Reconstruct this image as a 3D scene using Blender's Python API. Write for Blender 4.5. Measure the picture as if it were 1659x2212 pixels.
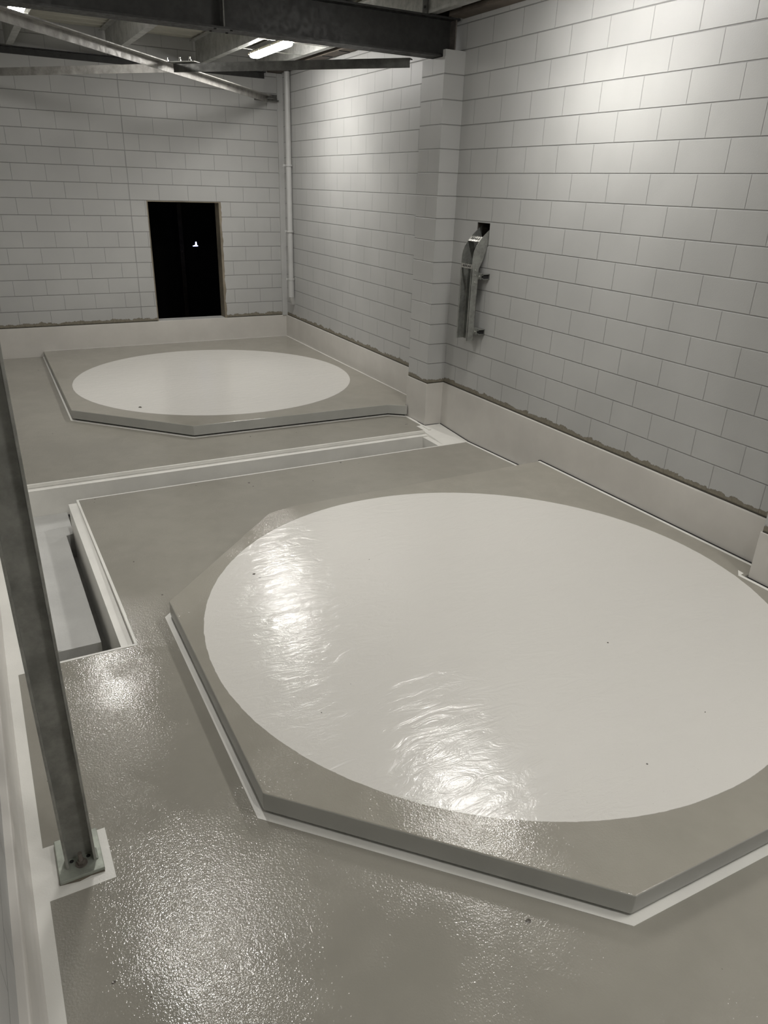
import bpy, bmesh, math, random
from mathutils import Matrix, Vector, noise as mnoise
random.seed(7)
for o in list(bpy.data.objects): bpy.data.objects.remove(o)
S = bpy.context.scene
COL = S.collection

# ------------------------------------------------------------------ camera, world, exposure
cam_d = bpy.data.cameras.new('camera'); cam = bpy.data.objects.new('camera', cam_d); COL.objects.link(cam)
cam.matrix_world = Matrix(((0.88110422, 0.17400712, -0.43974638, -4.27523337),
                           (-0.47198022, 0.38220572, -0.79445167, -3.8424871),
                           (0.02983333, 0.90754631, 0.41889099, -0.1382671),
                           (0, 0, 0, 1)))
cam_d.sensor_fit = 'HORIZONTAL'; cam_d.sensor_width = 36.0
cam_d.lens = 34.1737625; cam_d.shift_x = 0.003857; cam_d.shift_y = 0.014888
cam_d.clip_start = 0.01; cam_d.clip_end = 60
S.camera = cam
W = bpy.data.worlds.new('night'); S.world = W; W.use_nodes = True
W.node_tree.nodes['Background'].inputs[0].default_value = (0.02, 0.02, 0.025, 1)
W.node_tree.nodes['Background'].inputs[1].default_value = 0.02
S.view_settings.view_transform = 'Standard'; S.view_settings.look = 'None'
S.view_settings.gamma = 1; S.view_settings.use_curve_mapping = False
S.view_settings.exposure = 0.0
LAMP_W = 58.0           # emission strength of the batten diffusers
LAMP_DOWN = 12.8        # downward light of each batten, watts
YF = 7.257              # inside face of the far wall
ZP = -2.01              # top of the plinth
ZS = -2.33              # top of the raised slabs
ZC = 1.53               # ceiling

# ------------------------------------------------------------------ node helpers
class NT:
    def __init__(s, name):
        s.m = bpy.data.materials.new(name); s.m.use_nodes = True
        s.t = s.m.node_tree; s.n = s.t.nodes; s.l = s.t.links
        s.b = s.n['Principled BSDF']
        s.co = s.n.new('ShaderNodeTexCoord').outputs['Object']
        sp = s.n.new('ShaderNodeSeparateXYZ'); s.l.new(s.co, sp.inputs[0])
        s.x, s.y, s.z = sp.outputs
    def val(s, sock, v):
        if isinstance(v, (int, float)): sock.default_value = v
        elif isinstance(v, tuple): sock.default_value = v if len(v) == 4 or sock.type == 'VECTOR' else (*v, 1)
        else: s.l.new(v, sock)
    def math(s, op, a, b=0.0, c=None):
        n = s.n.new('ShaderNodeMath'); n.operation = op
        s.val(n.inputs[0], a); s.val(n.inputs[1], b)
        if c is not None: s.val(n.inputs[2], c)
        return n.outputs[0]
    def smooth(s, v, lo, hi, a=0.0, b=1.0):
        n = s.n.new('ShaderNodeMapRange'); n.interpolation_type = 'SMOOTHSTEP'
        for i, q in enumerate((v, lo, hi, a, b)): s.val(n.inputs[i], q)
        return n.outputs[0]
    def noise(s, scale, detail=3, rough=0.5, dist=0.0, vec=None, stretch=None):
        v = s.co if vec is None else vec
        if stretch:
            mp = s.n.new('ShaderNodeMapping'); s.l.new(v, mp.inputs[0]); mp.inputs['Scale'].default_value = stretch; v = mp.outputs[0]
        n = s.n.new('ShaderNodeTexNoise'); s.l.new(v, n.inputs['Vector'])
        n.inputs['Scale'].default_value = scale; n.inputs['Detail'].default_value = detail
        n.inputs['Roughness'].default_value = rough; n.inputs['Distortion'].default_value = dist
        return n.outputs[0]
    def mix(s, f, a, b):
        n = s.n.new('ShaderNodeMix'); n.data_type = 'RGBA'
        s.val(n.inputs[0], f); s.val(n.inputs[6], a); s.val(n.inputs[7], b)
        return n.outputs[2]
    def bump(s, h, strength=0.3, dist=0.01, prev=None):
        n = s.n.new('ShaderNodeBump'); n.inputs['Strength'].default_value = strength
        n.inputs['Distance'].default_value = dist; s.val(n.inputs['Height'], h)
        if prev is not None: s.l.new(prev, n.inputs['Normal'])
        return n.outputs[0]
    def out(s, col=None, rough=None, metal=None, normal=None, spec=None):
        if col is not None: s.val(s.b.inputs['Base Color'], col)
        if rough is not None: s.val(s.b.inputs['Roughness'], rough)
        if metal is not None: s.val(s.b.inputs['Metallic'], metal)
        if spec is not None: s.val(s.b.inputs['Specular IOR Level'], spec)
        if normal is not None: s.l.new(normal, s.b.inputs['Normal'])
        return s.m

WHITE = (0.41, 0.41, 0.40)
RAW = (0.20, 0.185, 0.145)

def block_mat(name, axis, pe, po, vertical=True, raw=True, ctrl=None):
    """painted concrete blocks 400 x 200: axis of the horizontal coordinate, phase of even / odd courses"""
    t = NT(name)
    c = t.x if axis == 'x' else t.y
    fz = t.math('FRACT', t.math('DIVIDE', t.z, 0.2)); fl = t.math('FLOOR', t.math('DIVIDE', t.z, 0.2))
    par = t.math('FLOORED_MODULO', fl, 2.0)
    dz = t.math('MULTIPLY', t.math('SUBTRACT', 0.5, t.math('ABSOLUTE', t.math('SUBTRACT', fz, 0.5))), 0.2)
    mh = t.smooth(dz, 0.0015, 0.0055)
    ph = t.math('ADD', t.math('MULTIPLY', par, po - pe), pe)
    if vertical:
        fu = t.math('FRACT', t.math('DIVIDE', t.math('SUBTRACT', c, ph), 0.4))
        du = t.math('MULTIPLY', t.math('SUBTRACT', 0.5, t.math('ABSOLUTE', t.math('SUBTRACT', fu, 0.5))), 0.4)
        mv = t.smooth(du, 0.001, 0.0045)
        mv = t.math('ADD', t.math('MULTIPLY', mv, 0.6), 0.4)
        h = t.math('MINIMUM', mh, mv)
    else:
        h = mh
    if ctrl is not None:
        dc = t.math('ABSOLUTE', t.math('SUBTRACT', c, ctrl))
        h = t.math('MINIMUM', h, t.smooth(dc, 0.002, 0.007, 0.35, 1.0))
    fine = t.noise(110, 3, 0.65); big = t.noise(1.7, 3, 0.5); pit = t.noise(70, 2, 0.5)
    pits = t.smooth(pit, 0.72, 0.78)
    shade = t.smooth(big, 0.3, 0.7, 0.95, 1.03)
    jm = t.math('ADD', t.math('MULTIPLY', h, 0.42), 0.58)
    g = t.math('MULTIPLY', jm, shade)
    cc = t.n.new('ShaderNodeMix'); cc.data_type = 'RGBA'; cc.blend_type = 'MULTIPLY'; cc.inputs[0].default_value = 1
    t.val(cc.inputs[6], WHITE); t.l.new(g, cc.inputs[7]); col = cc.outputs[2]
    col = t.mix(t.math('MULTIPLY', pits, 0.10), col, (0.25, 0.24, 0.22))
    rough = 0.42
    if raw:
        nn = t.noise(9, 4, 0.65); n2 = t.noise(45, 4, 0.7)
        edge = t.math('ADD', t.math('MULTIPLY', t.math('SUBTRACT', nn, 0.5), 0.10), t.math('MULTIPLY', t.math('SUBTRACT', n2, 0.5), 0.035))
        top = t.math('ADD', edge, ZP + 0.048)
        m = t.smooth(t.math('SUBTRACT', top, t.z), -0.001, 0.001)
        rc = t.mix(t.noise(38, 5, 0.7), (0.09, 0.08, 0.06), (0.29, 0.265, 0.21))
        dk = t.smooth(t.z, ZP + 0.004, ZP + 0.016)
        rc = t.mix(dk, (0.03, 0.028, 0.022), rc)  # dark line just above the plinth is shade painted into the colour
        col = t.mix(m, col, rc)
        h = t.math('SUBTRACT', h, t.math('MULTIPLY', m, 0.5))
        rough = t.math('ADD', t.math('MULTIPLY', m, 0.45), 0.42)
    nb = t.bump(h, 0.9, 0.005)
    nb = t.bump(fine, 0.30, 0.0025, nb)
    return t.out(col, rough, 0.0, nb, 0.4)

def paint_mat(name, col, rough=0.4, bump=0.2, bscale=90, var=0.06, dist=0.002):
    t = NT(name)
    v = t.noise(2.3, 4, 0.6)
    a = tuple(x * (1 - var) for x in col); b = tuple(min(1, x * (1 + var)) for x in col)
    c = t.mix(t.smooth(v, 0.3, 0.7), a, b)
    return t.out(c, rough, 0.0, t.bump(t.noise(bscale, 4, 0.6), bump, dist), 0.45)

def coating_mat(name, col, circle=None):
    """glossy anti-slip floor coating; with circle=(cx, cy, r): the smooth white round area painted on it"""
    t = NT(name)
    blot = t.noise(1.1, 4, 0.6); b2 = t.noise(6.0, 3, 0.6)
    f = t.smooth(t.math('ADD', t.math('MULTIPLY', blot, 0.7), t.math('MULTIPLY', b2, 0.3)), 0.35, 0.65)
    base = t.mix(f, tuple(x * 0.93 for x in col), tuple(x * 1.06 for x in col))
    peel = t.noise(135, 2, 0.5); peel2 = t.noise(38, 2, 0.5)
    ht = t.math('ADD', t.math('MULTIPLY', peel, 0.75), t.math('MULTIPLY', peel2, 0.35))
    rough = t.smooth(blot, 0.35, 0.65, 0.05, 0.11)
    amp = t.smooth(t.noise(2.2, 3, 0.6), 0.38, 0.62, 0.5, 1.15)
    nb = t.bump(t.math('MULTIPLY', ht, amp), 0.52, 0.0032)
    if circle:
        cx, cy, r = circle
        dx = t.math('SUBTRACT', t.x, cx); dy = t.math('SUBTRACT', t.y, cy)
        d = t.math('SQRT', t.math('ADD', t.math('MULTIPLY', dx, dx), t.math('MULTIPLY', dy, dy)))
        wob = t.math('MULTIPLY', t.math('SUBTRACT', t.noise(14, 3, 0.6), 0.5), 0.010)
        m = t.smooth(t.math('SUBTRACT', t.math('ADD', r, wob), d), -0.0015, 0.0015)
        speck = t.smooth(t.noise(17, 1, 0.4), 0.835, 0.845)
        sp2 = t.smooth(t.noise(150, 1, 0.4), 0.78, 0.82)
        scuff = t.smooth(t.noise(7, 5, 0.75, 1.2, stretch=(1, 3.2, 1)), 0.62, 0.80)
        wc = t.mix(t.math('MULTIPLY', scuff, 0.14), (0.635, 0.62, 0.585), (0.36, 0.35, 0.325))
        wc = t.mix(t.math('MULTIPLY', sp2, 0.4), wc, (0.30, 0.29, 0.27))
        wc = t.mix(t.math('MULTIPLY', speck, 0.85), wc, (0.05, 0.045, 0.04))
        base = t.mix(m, base, wc)
        sw = t.noise(5.5, 4, 0.6, 1.6, stretch=(1.0, 2.4, 1))
        sm = t.bump(sw, 0.24, 0.014); sm = t.bump(t.noise(170, 2, 0.5), 0.16, 0.0014, sm)
        mn = t.n.new('ShaderNodeMix'); mn.data_type = 'VECTOR'
        t.l.new(m, mn.inputs[0]); t.l.new(nb, mn.inputs[4]); t.l.new(sm, mn.inputs[5]); nb = mn.outputs[1]
        rough = t.math('ADD', t.math('MULTIPLY', m, 0.08), rough)
    else:
        speck = t.smooth(t.noise(21, 1, 0.4), 0.80, 0.81)
        base = t.mix(t.math('MULTIPLY', speck, 0.8), base, (0.06, 0.05, 0.045))
    return t.out(base, rough, 0.0, nb, 0.5)

def steel_mat(name, col, rough, metal, bump=0.15, spangle=False):
    t = NT(name)
    n = t.noise(9, 5, 0.65)
    c = t.mix(t.smooth(n, 0.3, 0.7), tuple(x * 0.72 for x in col), tuple(min(1, x * 1.2) for x in col))
    if spangle:
        v = t.n.new('ShaderNodeTexVoronoi'); t.l.new(t.co, v.inputs['Vector']); v.inputs['Scale'].default_value = 55
        bw = t.n.new('ShaderNodeRGBToBW'); t.l.new(v.outputs['Color'], bw.inputs[0])
        c = t.mix(t.math('MULTIPLY', bw.outputs[0], 0.35), c, tuple(min(1, x * 1.45) for x in col))
    r = t.smooth(t.noise(24, 4, 0.6), 0.3, 0.7, rough - 0.08, rough + 0.1)
    return t.out(c, r, metal, t.bump(t.noise(60, 4, 0.6), bump, 0.002))

def emit_mat(name, col, strength):
    m = bpy.data.materials.new(name); m.use_nodes = True; n = m.node_tree.nodes
    b = n['Principled BSDF']; b.inputs['Base Color'].default_value = (0.9, 0.9, 0.86, 1)
    b.inputs['Emission Color'].default_value = (*col, 1); b.inputs['Emission Strength'].default_value = strength
    return m

GREY = (0.285, 0.272, 0.236)
M = dict(
    rn=block_mat('painted_block_near', 'y', 0.0, 0.2),
    rf=block_mat('painted_block_beyond_pilaster', 'y', 0.38, 0.17),
    far=block_mat('painted_block_end_wall', 'x', 0.221, 0.021, ctrl=-2.173),
    pl=block_mat('painted_block_pilaster_side', 'y', 2.80, 2.60),
    pe=block_mat('painted_block_pilaster_end', 'x', 0, 0, vertical=False),
    plain=block_mat('painted_block_plain', 'y', 0.0, 0.2, raw=False),
    white=paint_mat('white_wall_paint', (0.43, 0.43, 0.42), 0.36, 0.25, 60),
    plinth=paint_mat('plinth_paint', (0.55, 0.53, 0.495), 0.32, 0.18, 40, 0.05),
    edge=paint_mat('white_base_coat', (0.72, 0.71, 0.67), 0.35, 0.3, 120),
    trench=paint_mat('trench_paint', (0.50, 0.50, 0.485), 0.5, 0.5, 55, 0.08, 0.004),
    floor=coating_mat('grey_floor_coating', GREY),
    slabn=coating_mat('slab_coating_near', (0.305, 0.29, 0.25), (-1.885, -0.906, 1.656)),
    slabf=coating_mat('slab_coating_far', (0.305, 0.29, 0.25), (-1.797, 4.958, 1.650)),
    side=paint_mat('slab_side_paint', (0.40, 0.40, 0.375), 0.35, 0.2, 50),
    black=paint_mat('black_joint', (0.012, 0.012, 0.012), 0.7),
    raw=paint_mat('raw_concrete', (0.19, 0.165, 0.125), 0.9, 0.8, 30, 0.35, 0.01),
    dkraw=paint_mat('raw_masonry_dark', (0.05, 0.042, 0.034), 0.9, 0.8, 40, 0.5, 0.01),
    beam=steel_mat('dark_painted_steel', (0.023, 0.023, 0.022), 0.5, 0.05),
    grey_steel=steel_mat('grey_primed_steel', (0.12, 0.12, 0.112), 0.45, 0.4),
    galv=steel_mat('galvanised_steel', (0.43, 0.43, 0.41), 0.42, 0.45, 0.12, True),
    galvd=steel_mat('dull_galvanised_steel', (0.32, 0.32, 0.295), 0.5, 0.3, 0.15),
    galvt=steel_mat('tray_galvanised', (0.30, 0.305, 0.285), 0.42, 0.7, 0.12, True),
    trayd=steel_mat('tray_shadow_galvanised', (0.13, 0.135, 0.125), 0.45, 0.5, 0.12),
    galvb=steel_mat('weathered_galvanised_angle', (0.30, 0.29, 0.27), 0.5, 0.35, 0.15),
    plate=steel_mat('splashed_galvanised_plate', (0.30, 0.32, 0.28), 0.45, 0.5, 0.6, True),
    rust=steel_mat('worn_bolt_steel', (0.20, 0.18, 0.16), 0.35, 0.6),
    shiny=steel_mat('bright_steel', (0.75, 0.74, 0.70), 0.25, 1.0),
    timber=paint_mat('reddish_timber', (0.10, 0.082, 0.066), 0.75, 0.5, 30, 0.3),
    ceil=paint_mat('ceiling_sheet', (0.42, 0.41, 0.35), 0.6, 0.2, 20),
    housing=paint_mat('cream_plastic', (0.55, 0.50, 0.38), 0.4, 0.05),
    lamp=emit_mat('lit_diffuser', (1.0, 0.975, 0.935), LAMP_W),
    lamp2=emit_mat('brighter_lit_diffuser', (1.0, 0.975, 0.935), LAMP_W * 1.5),
    spark=emit_mat('distant_light', (0.55, 0.6, 1.0), 6.0),
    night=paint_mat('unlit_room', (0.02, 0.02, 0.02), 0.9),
)

# ------------------------------------------------------------------ mesh helpers
class MB:
    def __init__(s): s.v = []; s.f = []; s.mi = []
    def add(s, vs, fs, mi=0):
        k = len(s.v); s.v += [tuple(v) for v in vs]
        for i, f in enumerate(fs):
            s.f.append(tuple(k + q for q in f)); s.mi.append(mi[i] if isinstance(mi, (list, tuple)) else mi)
        return s
    def box(s, x0, x1, y0, y1, z0, z1, mi=0):
        x0, x1 = sorted((x0, x1)); y0, y1 = sorted((y0, y1)); z0, z1 = sorted((z0, z1))
        v = [(x0, y0, z0), (x1, y0, z0), (x1, y1, z0), (x0, y1, z0), (x0, y0, z1), (x1, y0, z1), (x1, y1, z1), (x0, y1, z1)]
        return s.add(v, [(3, 2, 1, 0), (4, 5, 6, 7), (0, 1, 5, 4), (1, 2, 6, 5), (2, 3, 7, 6), (3, 0, 4, 7)], mi)
    def prism(s, poly, z0, z1, mi_top=0, mi_side=None, zf=None):
        """poly counter-clockwise in xy; z0/z1 constant or functions"""
        n = len(poly); mi_side = mi_top if mi_side is None else mi_side
        F0 = z0 if callable(z0) else (lambda x, y: z0); F1 = z1 if callable(z1) else (lambda x, y: z1)
        v = [(x, y, F0(x, y)) for x, y in poly] + [(x, y, F1(x, y)) for x, y in poly]
        fs = [tuple(range(n - 1, -1, -1)), tuple(range(n, 2 * n))] + [(i, (i + 1) % n, n + (i + 1) % n, n + i) for i in range(n)]
        return s.add(v, fs, [mi_side, mi_top] + [mi_side] * n)
    def extr(s, prof, a, b, axis, mi=0):
        """closed 2D profile extruded along an axis ('x': profile in y,z; 'y': profile in x,z)"""
        n = len(prof)
        P = (lambda p, t: (t, p[0], p[1])) if axis == 'x' else (lambda p, t: (p[0], t, p[1]))
        v = [P(p, a) for p in prof] + [P(p, b) for p in prof]
        fs = [tuple(range(n)), tuple(range(2 * n - 1, n - 1, -1))] + [(i, n + i, n + (i + 1) % n, (i + 1) % n) for i in range(n)]
        return s.add(v, fs, mi)
    def cyl(s, p0, p1, r, n=20, r1=None, mi=0):
        p0, p1 = Vector(p0), Vector(p1); d = (p1 - p0).normalized(); r1 = r if r1 is None else r1
        u = d.orthogonal().normalized(); w = d.cross(u)
        ring = lambda p, q: [tuple(p + q * (math.cos(2 * math.pi * i / n) * u + math.sin(2 * math.pi * i / n) * w)) for i in range(n)]
        v = ring(p0, r) + ring(p1, r1)
        return s.add(v, [tuple(range(n - 1, -1, -1)), tuple(range(n, 2 * n))] + [(i, (i + 1) % n, n + (i + 1) % n, n + i) for i in range(n)], mi)
    def beam(s, p0, p1, prof, up=(0, 0, 1), mi=0):
        """profile (side, up) swept from p0 to p1"""
        p0, p1 = Vector(p0), Vector(p1); d = (p1 - p0).normalized(); u = Vector(up); sd = d.cross(u).normalized(); u = sd.cross(d)
        n = len(prof); v = [tuple(p0 + a * sd + b * u) for a, b in prof] + [tuple(p1 + a * sd + b * u) for a, b in prof]
        return s.add(v, [tuple(range(n)), tuple(range(2 * n - 1, n - 1, -1))] + [(i, n + i, n + (i + 1) % n, (i + 1) % n) for i in range(n)], mi)
    def make(s, name, mats, parent=None, bevel=0, smooth=False, seg=2):
        me = bpy.data.meshes.new(name); me.from_pydata(s.v, [], s.f)
        for m in (mats if isinstance(mats, (list, tuple)) else [mats]): me.materials.append(m)
        for p, i in zip(me.polygons, s.mi): p.material_index = i
        bm = bmesh.new(); bm.from_mesh(me); bmesh.ops.recalc_face_normals(bm, faces=bm.faces); bm.to_mesh(me); bm.free()
        o = bpy.data.objects.new(name, me); COL.objects.link(o)
        if smooth:
            for p in me.polygons: p.use_smooth = True
            e = o.modifiers.new('edges', 'EDGE_SPLIT'); e.split_angle = math.radians(35)
        if bevel:
            b = o.modifiers.new('bevel', 'BEVEL'); b.width = bevel; b.segments = seg; b.limit_method = 'ANGLE'; b.angle_limit = math.radians(25)
        if parent: o.parent = parent; o.matrix_parent_inverse = parent.matrix_world.inverted()
        return o

def struct(o): o['kind'] = 'structure'; return o
def tag(o, label, cat, group=None):
    o['label'] = label; o['category'] = cat
    if group: o['group'] = group
    return o
def thing(name, label, cat, loc, group=None):
    o = bpy.data.objects.new(name, None); COL.objects.link(o); o.location = loc; o.empty_display_size = 0.1
    bpy.context.view_layer.update()
    return tag(o, label, cat, group)

# ------------------------------------------------------------------ walls
m = MB()   # right wall: near part with the cable hole, part beyond the pilaster (very slightly out of line)
HY0, HY1, HZ0, HZ1 = 2.013, 2.212, -0.61, -0.41
T = 0.19
m.box(0, T, -6.2, HY0, -3.1, ZC + .2, 0)
m.box(0, T, HY1, 2.8, -3.1, ZC + .2, 0)
m.box(0, T, HY0, HY1, -3.1, HZ0, 0)
m.box(0, T, HY0, HY1, HZ1, ZC + .2, 0)
pts = [(0, 2.8), (T, 2.8), (T, YF + .2), (0.05, YF + .2), (0.05, YF), (0.008, 3.4)]
m.prism(pts, -3.1, ZC + .2, 1, 1)
struct(m.make('wall_right', [M['rn'], M['rf']]))
MB().box(T + .05, T + .08, HY0 - .1, HY1 + .1, HZ0 - .1, HZ1 + .1).make('trim_5', M['dkraw'])
struct(bpy.data.objects['trim_5'])
m = MB()   # rough unpainted lining of the hole
for b in ((0.004, T + .05, HY0 - .001, HY0 + .004, HZ0, HZ1), (0.004, T + .05, HY1 - .004, HY1 + .001, HZ0, HZ1),
          (0.004, T + .05, HY0, HY1, HZ1 - .004, HZ1 + .001), (0.004, T + .05, HY0, HY1, HZ0 - .001, HZ0 + .004)):
    m.box(*b)
struct(m.make('trim_4', M['dkraw']))

DX0, DX1, DZ0, DZ1 = -1.955, -0.940, ZP, -0.402
m = MB()
m.box(-4.7, DX0, YF, YF + T, -3.1, ZC + .2)
m.box(DX1, 0.25, YF, YF + T, -3.1, ZC + .2)
m.box(DX0, DX1, YF, YF + T, -3.1, DZ0 - .03)
m.box(DX0, DX1, YF, YF + T, DZ1, ZC + .2)
struct(m.make('wall_far', M['far']))

def ragged(x, side, y0, y1, z0, z1, seed, amp, base):
    """broken masonry edge of the opening: a thin raw strip on the jamb, uneven towards the painted face"""
    n = 46; v = []; f = []
    for i in range(n + 1):
        z = z0 + (z1 - z0) * i / n
        a = base + amp * (mnoise.noise(Vector((seed, z * 6, 0))) + .6 * mnoise.noise(Vector((seed, z * 23, 3))))
        a = max(0.002, a)
        v += [(x, y0 - .003, z), (x + side * a, y0 - .003, z), (x + side * a, y0 + .004, z), (x - side * .012, y0 - .003, z), (x - side * .012, y1, z)]
    for i in range(n):
        p = 5 * i; q = p + 5
        f += [(p, p + 1, q + 1, q), (p + 1, p + 2, q + 2, q + 1), (p, q, q + 3, p + 3), (p + 3, q + 3, q + 4, p + 4)]
    return v, f
m = MB()
m.add(*ragged(DX1, 1, YF, YF + T, DZ0, DZ1, 3.1, .016, .022))
m.add(*ragged(DX0, -1, YF, YF + T, DZ0, DZ1, 8.7, .008, .002))
m.box(DX0, DX1, YF, YF + T, DZ1 - .012, DZ1 + .001)
struct(m.make('door_1', M['raw']))          # the rough lining of the door opening
m = MB(); m.box(DX0 - .01, DX1 + .01, YF + .001, YF + T, DZ0 - .031, DZ0 + .004)
struct(m.make('trim_6', M['trench']))       # grey sill of the opening
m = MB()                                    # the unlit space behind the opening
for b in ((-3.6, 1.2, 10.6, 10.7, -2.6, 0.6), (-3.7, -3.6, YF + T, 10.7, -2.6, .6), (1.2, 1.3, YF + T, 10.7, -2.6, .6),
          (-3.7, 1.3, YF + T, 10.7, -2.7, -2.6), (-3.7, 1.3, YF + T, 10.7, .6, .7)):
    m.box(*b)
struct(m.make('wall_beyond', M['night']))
MB().box(-4.7, -4.50, -6.2, YF + .2, -3.1, ZC + .2).make('wall_left', M['plain'])
MB().box(-4.7, .25, -6.4, -6.2, -3.1, ZC + .2).make('wall_back', M['plain'])
struct(bpy.data.objects['wall_left']); struct(bpy.data.objects['wall_back'])

# ceiling: profiled sheet, ribs running across the room
m = MB(); y = -6.2; prof = [(-6.2, ZC + .25)]; w = 0.0
while y < YF + .1:
    prof += [(y, ZC), (y + .15, ZC), (y + .17, ZC + .028), (y + .21, ZC + .028), (y + .23, ZC)]; y += .25
prof += [(YF + .1, ZC), (YF + .1, ZC + .25)]
m.extr(prof, -4.6, .15, 'x')
struct(m.make('ceiling', M['ceil']))

# ------------------------------------------------------------------ pilasters
PY0, PY1, PX = 2.60, 2.985, -0.215
def pilaster(name, y0, y1, ztop, notch):
    m = MB()
    n = 2 if notch else 1
    def blk(x0, x1, a, b, z0, z1):
        v = [(x0, a, z0), (x1, a, z0), (x1, b, z0), (x0, b, z0), (x0, a, z1), (x1, a, z1), (x1, b, z1), (x0, b, z1)]
        m.add(v, [(4, 5, 6, 7), (0, 1, 5, 4), (2, 3, 7, 6), (3, 0, 4, 7)], [1, 1, 1, 0])
    blk(PX, 0.0, y0, y1, ZP - .02, 0.93 if notch else ztop)
    if notch: m.box(PX + .004, 0.0, y0, y0 + .045, .93, ztop, 1)
    return struct(m.make(name, [M['pl'], M['pe']]))
pilaster('trim_1', PY0, PY1, 0.985, True)
pilaster('trim_2', -1.79, -1.39, ZC, False)

# ------------------------------------------------------------------ plinth (concrete upstand under the blockwork)
m = MB()
PD = 0.02
m.box(-PD, T, -6.2, 2.70, -2.9, ZP)
m.prism([(-PD, 2.70), (T, 2.70), (T, YF + .1), (0.03, YF + .1), (0.03, YF - .02), (-.012, 3.4)], -2.9, ZP)
m.box(PX + .006 - .012, 0, PY0 - .012, PY1 + .012, -2.9, ZP + .002)
m.box(PX - .006, 0, -1.80, -1.378, -2.9, ZP + .002)
struct(m.make('baseboard_right', M['plinth'], bevel=.004))
m = MB(); m.box(-4.6, .2, YF - .02, YF + T, -2.9, ZP)
struct(m.make('baseboard_far', M['plinth'], bevel=.004))
m = MB()
m.extr([(-4.60, -2.17), (-4.474, -2.17), (-4.469, -2.185), (-4.468, -2.37), (-4.460, -2.42), (-4.449, -2.445), (-4.446, -2.62), (-4.60, -2.62)], -6.2, YF, 'y')
o = struct(m.make('baseboard_left', M['plinth'], bevel=.004))
for v in o.data.vertices: pass

# ------------------------------------------------------------------ floor and trench
def zn(x, y): return -2.44 if y < 0 else -2.44 - 0.027 * y
def zf_(x, y): return -2.403 - (7.24 - y) * 0.0112
DEEP = -3.05
def R(x0, x1, y0, y1): return [(x0, y0), (x1, y0), (x1, y1), (x0, y1)]
TX0, TX1, TY0, TY1 = -4.335, -3.823, -0.303, 2.42      # side trench; TY1 = far side of the cross channel
CY0 = 2.035                                            # near side of the cross channel
CXE = -0.32                                            # its right end
m = MB()
m.prism(R(TX1, -PD, -6.2, 0), DEEP, zn); m.prism(R(TX1, -PD, 0, CY0), DEEP, zn)
m.prism(R(-4.60, TX1, -6.2, TY0), DEEP, zn)
m.prism(R(-4.60, TX0, TY0, 0), DEEP, zn, 1); m.prism(R(-4.60, TX0, 0, TY1), DEEP, zn, 1)
m.prism(R(-4.60, CXE, TY1, 2.60), DEEP, zf_); m.prism(R(-4.60, 0.08, 2.60, YF), DEEP, zf_)
zp_ = lambda x, y: -2.495 + (y - 2.035) * .0673
m.prism(R(CXE, -PD, CY0, 2.601), DEEP, zp_, 1)
# rebate ledges
m.prism(R(-4.335, CXE, 2.352, TY1), DEEP, -2.488, 1)
m.prism(R(CXE - .06, CXE, CY0, 2.40), DEEP, -2.50, 1)
m.prism(R(TX1 - .068, TX1, TY0, 1.995), DEEP, lambda x, y: -2.472 - .016 * max(0, y), 1)
# trench bottom
m.prism(R(-4.60, -.2, TY0 - .1, 2.5), DEEP - .15, -2.95, 2)
# painted white borders, standing a hair above the grey coat
e = .0016
def strip(poly, fn): m.prism(poly, lambda x, y: fn(x, y) - .028, lambda x, y: fn(x, y) + e, 1)
strip(R(TX1 - .002, TX1 + .012, TY0, 0), zn); strip(R(TX1 - .002, TX1 + .014, 0, CY0 - .01), zn)
strip(R(TX1 - .52, TX1 + .012, TY0 - .014, TY0 + .002), zn)
strip(R(TX1 - .002, -.03, CY0 - .014, CY0 + .002), zn)
strip(R(-4.33, CXE - .001, TY1 - .002, TY1 + .016), zf_)
strip(R(-.064, -.030, .93, CY0 - .014), zn)
strip(R(PX - .045, PX - .012, 2.44, 2.93), zf_)
strip(R(-4.46, -4.404, -6.2, TY0 - .030), zn)
strip(R(-4.46, -4.33, TY0 - .030, TY0 + .003), zn)
strip(R(-4.404, -4.383, -1.47, TY0 - .03), zn) if False else None
strip(R(-4.404, -4.181, -1.778, -1.527), zn)
struct(m.make('floor', [M['floor'], M['edge'], M['trench']], bevel=0))

# black sealant lines along the plinth
m = MB()
m.prism(R(-PD - .018, -PD + .004, 0.92, 2.04), lambda x, y: zn(x, y) - .03, lambda x, y: zn(x, y) + .0022)
m.prism(R(-PD - .012, -PD + .004, 2.04, 2.585), lambda x, y: zp_(x, y) - .03, lambda x, y: zp_(x, y) + .0022)
m.box(PX - .018, PX - .004, 2.59, 2.95, -2.50, -2.452)
m.box(PX - .006, -PD - .02, 2.580, 2.590, -2.50, -2.4552)
m.box(-4.335, -.3, 2.3, 2.353, -2.7395, -2.7385)
m.box(-4.15, -3.5, YF - .026, YF - .019, -2.45, -2.4035)
struct(m.make('trim_3', M['black']))

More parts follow.
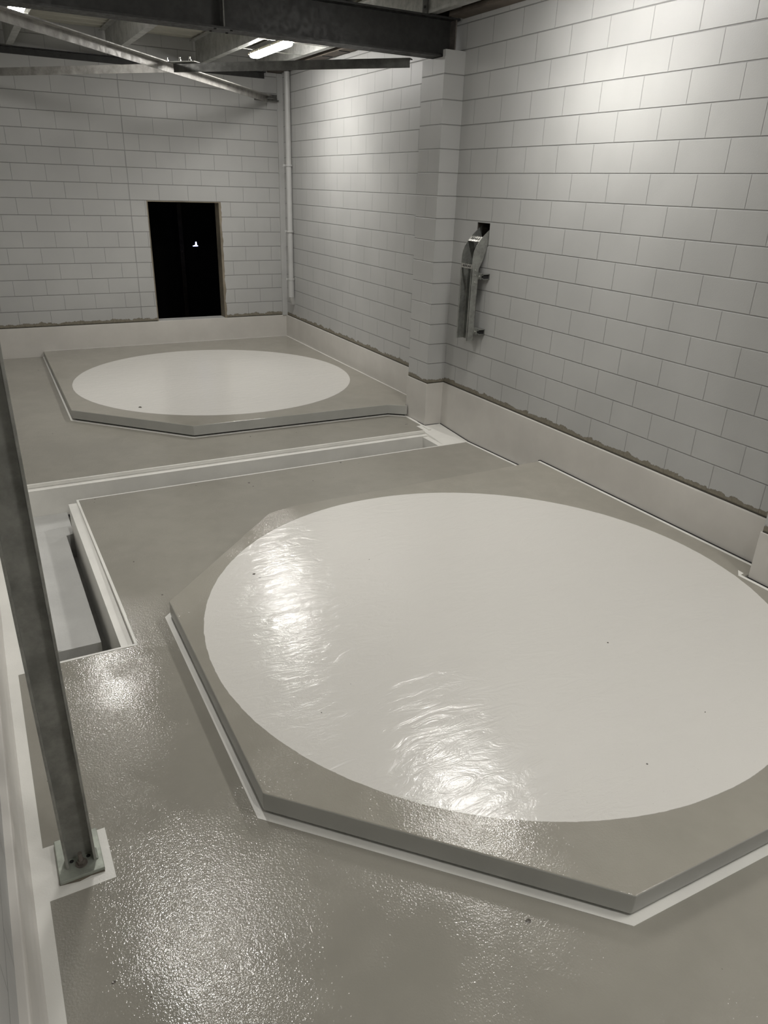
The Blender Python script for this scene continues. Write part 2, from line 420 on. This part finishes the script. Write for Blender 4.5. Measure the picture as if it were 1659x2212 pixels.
# concrete bench standing in the side trench
m = MB()
m.prism([(-4.335, .27), (-3.945, .27), (-3.945, 1.93), (-3.885, 1.95), (-3.885, 2.352), (-4.335, 2.352)], -2.955, -2.74)
m.add([(-4.335, .275, -2.74), (-4.145, .275, -2.74), (-4.095, 2.13, -2.74), (-4.335, 2.13, -2.74), (-4.335, .275, -2.695), (-4.175, .275, -2.7385), (-4.135, 2.0, -2.7385), (-4.335, 2.1, -2.695)],
      [(0, 1, 5, 4), (1, 2, 6, 5), (4, 5, 6, 7), (3, 7, 6, 2), (0, 4, 7, 3)])
m.add([(-4.335, 2.351, -2.738), (-3.886, 2.351, -2.738), (-3.886, 2.10, -2.7395), (-4.335, 2.06, -2.7395), (-4.335, 2.351, -2.715), (-3.886, 2.351, -2.715)],
      [(0, 1, 5, 4), (4, 5, 2, 3), (0, 4, 3), (1, 2, 5)])
o = m.make('trench_bench', M['trench'], bevel=.006)
tag(o, 'low white painted concrete bench in the bottom of the side trench', 'ledge')

# ------------------------------------------------------------------ raised slabs
def offset(poly, d, skip=()):
    n = len(poly); out = []
    for i in range(n):
        a, b, c = (Vector(poly[(i - 1) % n]), Vector(poly[i]), Vector(poly[(i + 1) % n]))
        e1 = (b - a).normalized(); e2 = (c - b).normalized()
        n1 = Vector((e1.y, -e1.x)); n2 = Vector((e2.y, -e2.x))
        d1 = 0 if (i - 1) % n in skip else d; d2 = 0 if i in skip else d
        # intersection of the two shifted edges
        det = e1.x * e2.y - e1.y * e2.x
        if abs(det) < 1e-4: out.append(tuple(b + n1 * d1)); continue
        p, q = b + n1 * d1, b + n2 * d2
        t = ((q.x - p.x) * e2.y - (q.y - p.y) * e2.x) / det
        out.append(tuple(p + e1 * t))
    return out
def slab(label, poly, mat, wallsegs, zb, loc, bandw):
    t = thing('octagonal_slab', label, 'platform', loc, None)
    m = MB(); m.prism(poly, lambda x, y: zb(x, y) + .018, ZS, 0, 1)
    o = m.make('slab_body', [mat, M['side']], t, bevel=.005)
    m = MB(); m.prism(offset(poly, -.028), lambda x, y: zb(x, y) - .02, lambda x, y: zb(x, y) + .024)  # inset black core, the shade of the gap put into its colour
    m.make('shadow_gap_filler', M['black'], t)['label'] = 'black core standing for the shade in the gap under the slab'
    m = MB(); m.prism(offset(poly, bandw, wallsegs), lambda x, y: zb(x, y) - .03, lambda x, y: zb(x, y) + .0018)
    m.make('painted_border', M['edge'], t)['label'] = 'white painted border strip'
    return t
XE = -0.044
pn = [(-3.585, -.115), (-3.604, -1.737), (-2.621, -2.752), (-1.12, -2.79), (-.240, -1.96), (-.240, -1.815), (-.240, -1.36), (XE, -1.36), (XE, .905), (-2.436, .867), (-2.637, .817)]
slab_n = slab('large near octagonal raised slab, grey with a glossy white circle', pn, M['slabn'], (5, 6, 7), zn, (-1.885, -.9, -2.44), .030)
pf = [(-3.578, 4.111), (-2.577, 3.103), (-.413, 3.057), (-.253, 2.945), (-.232, 2.945), (-.232, 3.005), (-.012, 3.005), (.028, YF - .03), (-3.544, YF - .03)]
slab_f = slab('distant octagonal raised slab with a white circle, below the doorway wall', pf, M['slabf'], (4, 5, 6, 7), zf_, (-1.797, 4.95, -2.43), .020)
# white edge strip and black joint of the slabs against the plinth
m = MB(); m.box(XE - .022, XE + .002, -1.362, .90, ZS - .03, ZS + .0016); m.box(-.264, -.240, -2.0, -1.34, ZS - .03, ZS + .0016)
m.prism([(-.264, -1.341), (-.240, -1.341), (-.205, -1.335), (-.200, -1.290)], ZS - .03, ZS + .0016)
m.make('edge_strip', M['edge'], slab_n)['label'] = 'white unpainted edge by the wall'
m = MB(); m.box(XE, -PD + .003, -1.36, .92, ZS - .05, ZS + .0012); m.box(-.240, PX - .003, -2.0, -1.38, ZS - .05, ZS + .0012)
m.make('wall_joint', M['black'], slab_n)['label'] = 'black joint by the wall'
m = MB(); m.prism([(-.024, 3.01), (-.012, 3.01), (.028, YF - .03), (.012, YF - .03)], ZS - .03, ZS + .0016)
m.box(-3.54, .02, YF - .036, YF - .026, ZS - .03, ZS + .0016)
m.make('edge_strip', M['edge'], slab_f)['label'] = 'white unpainted edge by the wall'

# ------------------------------------------------------------------ main beam and the steel above
t = thing('steel_beam', 'deep dark grey steel beam across the ceiling resting on the pilaster', 'beam', (-2.3, 2.77, .94))
BY0, BY1, BZ0, BZ1 = 2.672, 2.862, .937, 1.237
m = MB(); yc = (BY0 + BY1) / 2; f = .014
prof = [(BY0, BZ0), (BY1, BZ0), (BY1, BZ0 + f), (yc + .005, BZ0 + f), (yc + .005, BZ1 - f), (BY1, BZ1 - f), (BY1, BZ1), (BY0, BZ1), (BY0, BZ1 - f), (yc - .005, BZ1 - f), (yc - .005, BZ0 + f), (BY0, BZ0 + f)]
m.extr(prof, -4.5, -.03, 'x'); m.make('beam_section', M['beam'], t)
m = MB(); m.box(-2.20, -2.19, BY0 + .004, BY1 - .004, BZ0 + f, BZ1 - f); m.make('web_stiffener', M['grey_steel'], t)
m = MB(); m.box(-.075, -.063, BY0 + .002, BY1 - .002, BZ0 + f, BZ1 - f); m.make('end_plate', M['rust'], t)
for bx in (-2.26, -2.13):
    for by in (BY0 + .035, BY1 - .035):
        MB().cyl((bx, by, BZ0 - .006), (bx, by, BZ0 + .002), .011, 6).make('flange_bolt', M['black'], t)

# wall angle the purlins sit on
t = thing('ledger_angle', 'dark steel angle bolted high on the far wall under the purlins', 'beam', (-2.4, YF, 1.17))
m = MB(); m.extr([(YF, 1.168), (YF, 1.243), (YF - .085, 1.243), (YF - .085, 1.236), (YF - .008, 1.236), (YF - .008, 1.168)], -4.48, -.205, 'x')
m.make('angle_section', M['beam'], t)
for bx in (-.26, -1.1, -1.95, -2.8, -3.65):
    MB().cyl((bx, YF - .02, 1.20), (bx, YF - .008, 1.20), .012, 6).make('bolt', M['beam'], t)

# galvanised Z purlins
def purlin(x, label):
    t = thing('purlin', label, 'beam', (x, YF - .05, 1.247), 'galvanised purlins under the ceiling')
    z0, z1 = 1.246, 1.512; k = .004
    prof = [(x, z0), (x + .075, z0), (x + .075, z0 + .016), (x + .075 - k, z0 + .016), (x + .075 - k, z0 + k), (x + k, z0 + k), (x + k, z1), (x - .07, z1), (x - .07, z1 - .016), (x - .07 + k, z1 - .016), (x - .07 + k, z1 - k), (x, z1 - k)]
    MB().extr(prof, -5.9, YF - .03, 'y').make('purlin_section', M['galv'], t)
    m = MB(); m.box(x - .012, x - .003, 2.72, 2.80, 1.237, 1.45); m.box(x - .08, x - .003, 2.72, 2.80, 1.237, 1.246)
    m.make('cleat', M['grey_steel'], t)
    for z in (1.30, 1.40):
        MB().cyl((x - .02, 2.76, z), (x - .01, 2.76, z), .011, 6).make('cleat_bolt', M['beam'], t)
for x, l in ((-.34, 'galvanised purlin nearest the right wall, over the pilaster'), (-1.15, 'second galvanised purlin from the right wall, beside the lit batten lamp'),
             (-2.27, 'galvanised purlin above the crossing of the braces'), (-3.42, 'galvanised purlin left of the brace crossing'), (-4.30, 'galvanised purlin nearest the left wall')):
    purlin(x, l)
# timber wall plate
m = MB(); m.box(-.16, -.004, -6.1, 2.66, 1.238, 1.275); m.box(-.16, -.004, 2.87, YF - .01, 1.245, 1.28)
y = 2.9
tp = thing('timber_plate', 'reddish timber plate along the top of the right wall', 'plate', (-.08, 0, 1.24))
m.make('board', M['timber'], tp)
m = MB(); m.box(-.035, -.004, -6.1, 2.66, 1.276, 1.50); m.box(-.035, -.004, 2.87, YF - .01, 1.281, 1.50)
m.make('fascia', M['timber'], tp)
for i in range(9):
    y = 3.1 + i * .46
    MB().box(-.155, -.02, y, y + .012, 1.236, 1.246).make('packer', M['beam'], tp)

# ------------------------------------------------------------------ cross bracing below the purlins
def L(w=.078, k=.009, flip=1): return [(0, 0), (0, -w), (flip * k, -w), (flip * k, -k), (flip * w, -k), (flip * w, 0)]
X0 = Vector((-2.21, 4.72, .93))
t = thing('diagonal_brace', 'galvanised angle brace running from the far right corner bracket under the beam', 'brace', X0, 'cross braces under the ceiling')
a, b = Vector((-.22, 7.13, .955)), Vector((-4.35, 2.22, .925))
MB().beam(b, a, L(flip=1)).make('angle_bar', M['galvb'], t)
m = MB(); m.box(-.36, -.03, YF - .09, YF - .001, .905, .915); m.box(-.36, -.03, YF - .012, YF - .001, .915, .985)
m.make('wall_bracket', M['grey_steel'], t)
m = MB(); m.box(-.30, -.14, 7.06, 7.20, .916, .926); m.make('gusset_plate', M['grey_steel'], t)
for bx, by in ((-.26, 7.1), (-.20, 7.16)):
    MB().cyl((bx, by, .926), (bx, by, .945), .013, 6).make('bolt', M['grey_steel'], t)
MB().cyl((-.06, YF - .025, .95), (-.06, YF - .01, .95), .014, 6).make('bolt', M['grey_steel'], t)
t = thing('diagonal_brace', 'angle brace from the left, crossing over and running dark towards the pilaster', 'brace', X0 + Vector((0, 0, .01)), 'cross braces under the ceiling')
a, b = Vector((-4.42, 7.45, .935)), Vector((-.33, 2.80, .932))
d = (b - a).normalized(); c = X0
ta = (c - a).dot(d)
a2 = a + d * 0.35
MB().beam(a2, a + d * (ta - .04), L(flip=-1)).make('angle_bar', M['galvb'], t)
MB().beam(a + d * (ta + .04), b - d * .12, L(flip=-1)).make('angle_bar', M['grey_steel'], t)['label'] = 'dark angle bar half'
sd = Vector((d.y, -d.x, 0))
m = MB(); m.beam(a + d * (ta - .20) + Vector((0, 0, .004)), a + d * (ta + .32) + Vector((0, 0, .004)), [(-.05, 0), (.05, 0), (.05, .008), (-.05, .008)])
m.make('splice_plate', M['galvd'], t)
for s in (-.16, -.03, .12, .24):
    p = a + d * (ta + s) + Vector((0, 0, .012))
    m = MB(); m.cyl(p, p + Vector((0, 0, .018)), .015, 6); m.cyl(p + Vector((0, 0, .018)), p + Vector((0, 0, .040)), .008, 10)
    m.make('bolt', M['shiny'], t)

# ------------------------------------------------------------------ batten lamps
def lamp(x, y0, y1, label, z=1.165, w=.125, mat='lamp'):
    t = thing('batten_light', label, 'light', (x, (y0 + y1) / 2, z + .1), 'batten lamps hung under the purlins')
    h = w / 2
    m = MB(); n = 10; rings = []
    for yy, sc in ((y0, .62), (y0 + .03, .9), (y0 + .06, 1), (y1 - .06, 1), (y1 - .03, .9), (y1, .62)):
        ring = [(x - h * .98 * min(1, sc + .08), z + .044)]
        for i in range(n + 1):
            a = math.pi + math.pi * i / n
            ring.append((x + h * sc * math.copysign(abs(math.cos(a)) ** .55, math.cos(a)), z + .041 - .041 * sc * abs(math.sin(a)) ** .7))
        ring.append((x + h * .98 * min(1, sc + .08), z + .044)); rings.append([(p[0], yy, p[1]) for p in ring])
    k = len(rings[0]); v = [p for r in rings for p in r]; f = []
    for i in range(len(rings) - 1):
        for j in range(k - 1): f.append((i * k + j, i * k + j + 1, (i + 1) * k + j + 1, (i + 1) * k + j))
    f.append(tuple(range(k))); f.append(tuple(range(5 * k, 6 * k)))
    m.add(v, f); m.make('diffuser', M[mat], t, smooth=True)
    ld = bpy.data.lights.new('lamp_glow', 'AREA'); ld.shape = 'RECTANGLE'; ld.size = w * .32; ld.size_y = (y1 - y0) * .9
    ld.energy = LAMP_DOWN; ld.color = (1.0, 0.975, 0.935); ld.spread = math.radians(130)
    lo = bpy.data.objects.new('lamp_glow', ld); COL.objects.link(lo); lo.location = (x, (y0 + y1) / 2, z - .004); lo.parent = t; lo.matrix_parent_inverse = t.matrix_world.inverted()
    m = MB(); m.extr([(x - h - .004, z + .039), (x + h + .004, z + .039), (x + h, z + .060), (x + h - .02, z + .066), (x - h + .02, z + .066), (x - h, z + .060)], y0 - .006, y1 + .006, 'y')
    m.make('lamp_housing', M['housing'], t, bevel=.003)
    for yy in (y0 + .08, y0 + .36, y1 - .36, y1 - .08):
        for s in (-1, 1):
            MB().box(x + s * (h - .002), x + s * (h + .010), yy - .012, yy + .012, z + .028, z + .058).make('clip', M['galvd'], t)
    pur = [-4.52, -4.30, -3.42, -2.27, -1.15, -.34]
    xl = max(p for p in pur if p < x - .04); xr = min(p for p in pur if p > x + .04)
    for yy in (y0 + .2, y1 - .2):
        MB().box(xl + .01, xr + .05, yy - .010, yy + .010, z + .064, 1.2455).make('mounting_strut', M['galvd'], t)
lamp(-.885, 4.62, 5.74, 'lit batten light on the right, between the beam and the far wall', 1.178, mat='lamp2')
lamp(-3.50, 4.22, 5.02, 'lit batten light at the upper left, partly behind the brace', 1.15)
lamp(-0.72, -0.05, 1.15, 'lit batten light above the near slab, close to the right wall')
lamp(-3.50, 0.0, 1.0, 'lit batten light above the side trench, close to the left wall')

lamp(-0.86, -4.0, -3.0, 'lit batten light behind the viewpoint, close to the right wall')
lamp(-2.9, -4.6, -3.6, 'lit batten light behind the viewpoint, a little left of the middle of the room')

# ------------------------------------------------------------------ galvanised column
t = thing('steel_column', 'galvanised channel column on a bolted base plate at the left wall', 'column', (-4.286, -1.63, -2.44))
m = MB(); cx0, cx1, cy0, cy1, k = -4.336, -4.232, -1.684, -1.632, .0095
prof = [(cx0, cy0), (cx0 + k, cy0), (cx0 + k + .001, cy1 - .008), (cx1 - k - .001, cy1 - .008), (cx1 - k, cy0), (cx1, cy0), (cx1, cy1), (cx0, cy1)]
m.prism(prof, -2.42, 1.24); m.make('channel_section', M['galvd'], t, bevel=.0015)
m = MB(); m.box(-4.364, -4.211, -1.733, -1.530, -2.4335, -2.4195); m.make('base_plate', M['plate'], t, bevel=.003)
m = MB(); m.prism([(-4.366, -1.728), (-4.30, -1.739), (-4.262, -1.732), (-4.213, -1.735), (-4.213, -1.532), (-4.362, -1.532)], -2.442, -2.4335); m.make('grout_bed', M['raw'], t)
bp_ = Vector((-4.284, -1.680, -2.4195))
m = MB(); m.cyl(bp_, bp_ + Vector((0, 0, .004)), .021, 28); m.make('washer', M['rust'], t)
m = MB(); m.cyl(bp_ + Vector((0, 0, .004)), bp_ + Vector((0, 0, .018)), .0145, 6); m.make('nut', M['rust'], t, bevel=.001)
m = MB()
for i in range(7): m.cyl(bp_ + Vector((0, 0, .018 + i * .005)), bp_ + Vector((0, 0, .0205 + i * .005)), .0078, 14, .0064); m.cyl(bp_ + Vector((0, 0, .0205 + i * .005)), bp_ + Vector((0, 0, .023 + i * .005)), .0064, 14, .0078)
m.make('bolt', M['rust'], t)
for hx, hy in ((-4.315, -1.655), (-4.257, -1.655)):
    MB().cyl((hx, hy, -2.4200), (hx, hy, -2.4188), .0075, 18).make('bolt_hole', M['black'], t)
m = MB(); m.beam(Vector((cx1 + .002, cy0, -2.4185)), Vector((cx1 + .002, cy1, -2.4185)), [(-.004, 0), (.005, 0), (-.004, .008)]); m.make('weld', M['plate'], t)

# ------------------------------------------------------------------ cable tray that turns into the wall
t = thing('cable_tray', 'galvanised cable tray curving up into the hole in the right wall', 'cable tray', (-.08, 2.11, -1.47))
TF, TB, YN, YR = -.155, -.078, 2.022, 2.205
def rail_poly():
    front = [(TF, -1.462), (TF, -.80), (-.156, -.74), (-.153, -.69), (-.146, -.652), (-.129, -.613), (-.101, -.570), (-.073, -.537), (-.040, -.506), (-.003, -.475), (.05, -.436)]
    back = [(.06, -.595), (.02, -.602), (-.006, -.612), (-.018, -.655), (-.034, -.71), (-.060, -.765), (TB, -.80), (TB, -1.462)]
    return front + back
for yy, s in ((YN, 1), (YR, -1)):
    m = MB(); P = rail_poly(); k = .0035
    n = len(P); v = [(x, yy, z) for x, z in P] + [(x, yy + s * k, z) for x, z in P]
    m.add(v, [tuple(range(n)), tuple(range(2 * n - 1, n - 1, -1))] + [(i, n + i, n + (i + 1) % n, (i + 1) % n) for i in range(n)])
    m.box(TF, TF + .003, yy, yy + s * .016, -1.462, -.80); m.box(TB - .003, TB, yy, yy + s * .016, -1.462, -.80)
    r = m.make('side_rail', M['galvt'], t)
    if s > 0: MB().box(TF + .004, TB - .004, yy - .003, yy, -.935, -.79).make('splice_plate', M['galvt'], r)
    for zz in (-.815, -.858, -.920):
        MB().cyl((-.117, yy - s * .003, zz), (-.117, yy - s * .010, zz), .008, 12).make('bolt_head', M['galvd'], r)
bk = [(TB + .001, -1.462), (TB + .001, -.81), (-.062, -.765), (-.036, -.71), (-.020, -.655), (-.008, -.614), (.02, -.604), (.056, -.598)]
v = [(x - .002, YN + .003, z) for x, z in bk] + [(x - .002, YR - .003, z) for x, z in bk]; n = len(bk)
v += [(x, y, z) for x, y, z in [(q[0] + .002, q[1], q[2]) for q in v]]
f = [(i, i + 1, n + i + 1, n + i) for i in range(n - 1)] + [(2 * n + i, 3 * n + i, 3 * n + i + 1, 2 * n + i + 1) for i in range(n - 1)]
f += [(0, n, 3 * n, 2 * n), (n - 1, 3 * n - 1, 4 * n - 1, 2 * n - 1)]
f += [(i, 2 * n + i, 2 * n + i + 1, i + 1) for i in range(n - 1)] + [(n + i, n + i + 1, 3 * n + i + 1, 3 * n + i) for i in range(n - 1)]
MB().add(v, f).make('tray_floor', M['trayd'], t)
for p0, p1 in (((-.062, -.527), (-.100, -.568)), ((TF - .001, -.765), (TF - .001, -.803))):
    a, b = Vector((p0[0], 0, p0[1])), Vector((p1[0], 0, p1[1]))
    m = MB(); nn = Vector((b.z - a.z, 0, a.x - b.x)).normalized()
    if nn.x > 0: nn = -nn
    P = [a, b, b - nn * .010, a - nn * .010]
    v = [(q.x, YN + .0035, q.z) for q in P] + [(q.x, YR - .0035, q.z) for q in P]
    m.add(v, [(0, 1, 2, 3), (7, 6, 5, 4), (0, 4, 5, 1), (1, 5, 6, 2), (2, 6, 7, 3), (3, 7, 4, 0)])
    r = m.make('rung', M['shiny'], t)
    mid = (a + b) / 2; dd = (b - a).normalized() * .008
    for i in range(5):
        y0 = YN + .028 + i * .027
        Q = [mid - dd + nn * .0012, mid + dd + nn * .0012, mid + dd - nn * .001, mid - dd - nn * .001]
        v = [(q.x, y0, q.z) for q in Q] + [(q.x, y0 + .013, q.z) for q in Q]
        MB().add(v, [(0, 1, 2, 3), (7, 6, 5, 4), (0, 4, 5, 1), (1, 5, 6, 2), (2, 6, 7, 3), (3, 7, 4, 0)]).make('slot', M['black'], r)
for z in (-.868, -1.372):
    z0, z1, y0, y1 = z - .024, z + .024, 1.950, 2.26
    m = MB()   # hollow strut channel, its open end towards the room
    m.box(TB + .002, 0, y0, y1, z0, z0 + .004); m.box(TB + .002, 0, y0, y1, z1 - .004, z1)
    m.box(-.004, 0, y0, y1, z0, z1); m.box(TB + .002, TB + .005, y0, y1, z0, z0 + .012); m.box(TB + .002, TB + .005, y0, y1, z1 - .012, z1)
    r = m.make('wall_bracket', M['galvt'], t)
    m = MB(); m.box(TB + .004, -.004, y0 + .012, y0 + .016, z0 + .003, z1 - .003); m.make('inner_shade_plate', M['black'], r)  # black plate standing in for the shade inside the hollow channel
    MB().box(TB - .004, TB + .002, 1.972, YN, z0, z1).make('clamp_plate', M['galvt'], r)
    MB().cyl((TB - .004, 1.997, z), (TB - .014, 1.997, z), .009, 6).make('bolt', M['galvd'], r)
    MB().cyl((TB - .003, 2.06, z - .02), (TB - .022, 2.06, z - .02), .010, 6).make('bolt', M['shiny'], r)
MB().cyl((-.115, YN + .004, -1.11), (-.115, YN + .030, -1.11), .011, 8).make('bolt', M['shiny'], t)

# ------------------------------------------------------------------ downpipe in the corner
t = thing('downpipe', 'thin white painted downpipe in the far right corner', 'pipe', (-.02, 6.93, -1.75))
px_, py_ = 0.000, 6.925
m = MB(); m.cyl((px_, py_, -1.70), (px_, py_, 1.24), .040, 28); m.make('pipe', M['white'], t, smooth=True)
m = MB(); m.cyl((px_, py_, -1.70), (px_, py_, -1.44), .0445, 28)
m.cyl((px_ - .0, py_, -1.69), (px_ + .035, py_ + .02, -1.80), .043, 28, .036); m.make('outlet_shoe', M['white'], t, smooth=True)
for z in (.10, -.77, -1.44):
    m = MB(); m.cyl((px_, py_, z - .012), (px_, py_, z + .012), .051, 28); m.box(px_ - .075, px_ + .02, py_ + .03, py_ + .05, z - .012, z + .012)
    m.make('pipe_clip', M['white'], t)

# corner strip of white sheet between the pipe and the end wall
m = MB(); m.box(-.030, .05, YF - .03, YF, ZP, 1.24)
struct(m.make('trim_7', M['white']))

# ------------------------------------------------------------------ distant light beyond the doorway
m = MB(); c = Vector((-.722, 9.5, -1.134))
m.extr([(c.x - .045, c.z - .030), (c.x + .035, c.z - .030), (c.x + .038, c.z - .018), (c.x + .018, c.z - .014), (c.x + .016, c.z + .040), (c.x + .004, c.z + .040), (c.x - .002, c.z - .012), (c.x - .045, c.z - .022)], 9.50, 9.53, 'y')
tag(m.make('distant_light', M['spark']), 'tiny bluish light glimmering in the dark doorway', 'light')
m = MB(); m.box(-.90, -.83, 9.9, 9.97, -2.598, .598)
tag(m.make('post', M['dkraw']), 'barely visible post in the dark beyond the doorway', 'post')

# ------------------------------------------------------------------ grit left on the white circles
def flake(p, r, label, seed):
    rr = random.Random(seed); m = MB(); n = 9
    ring = [(p[0] + r * rr.uniform(.5, 1.2) * math.cos(2 * math.pi * i / n), p[1] + r * rr.uniform(.4, 1.0) * math.sin(2 * math.pi * i / n)) for i in range(n)]
    v = [(x, y, ZS) for x, y in ring] + [(p[0] + (x - p[0]) * .5, p[1] + (y - p[1]) * .5, ZS + r * rr.uniform(.25, .5)) for x, y in ring]
    m.add(v, [tuple(range(n - 1, -1, -1)), tuple(range(n, 2 * n))] + [(i, (i + 1) % n, n + (i + 1) % n, n + i) for i in range(n)])
    tag(m.make('grit', M['dkraw'], smooth=True), label, 'grit')
flake((-1.583, -1.544), .0065, 'dark speck of grit right of the middle of the near white circle', 1)
flake((-3.043, -.016), .010, 'larger dark speck of grit near the far left rim of the near white circle', 2)
flake((-1.584, -2.18), .004, 'tiny dark speck low at the right of the near white circle', 3)
flake((-2.915, 3.954), .020, 'dark speck of grit near the front left rim of the distant white circle', 4)
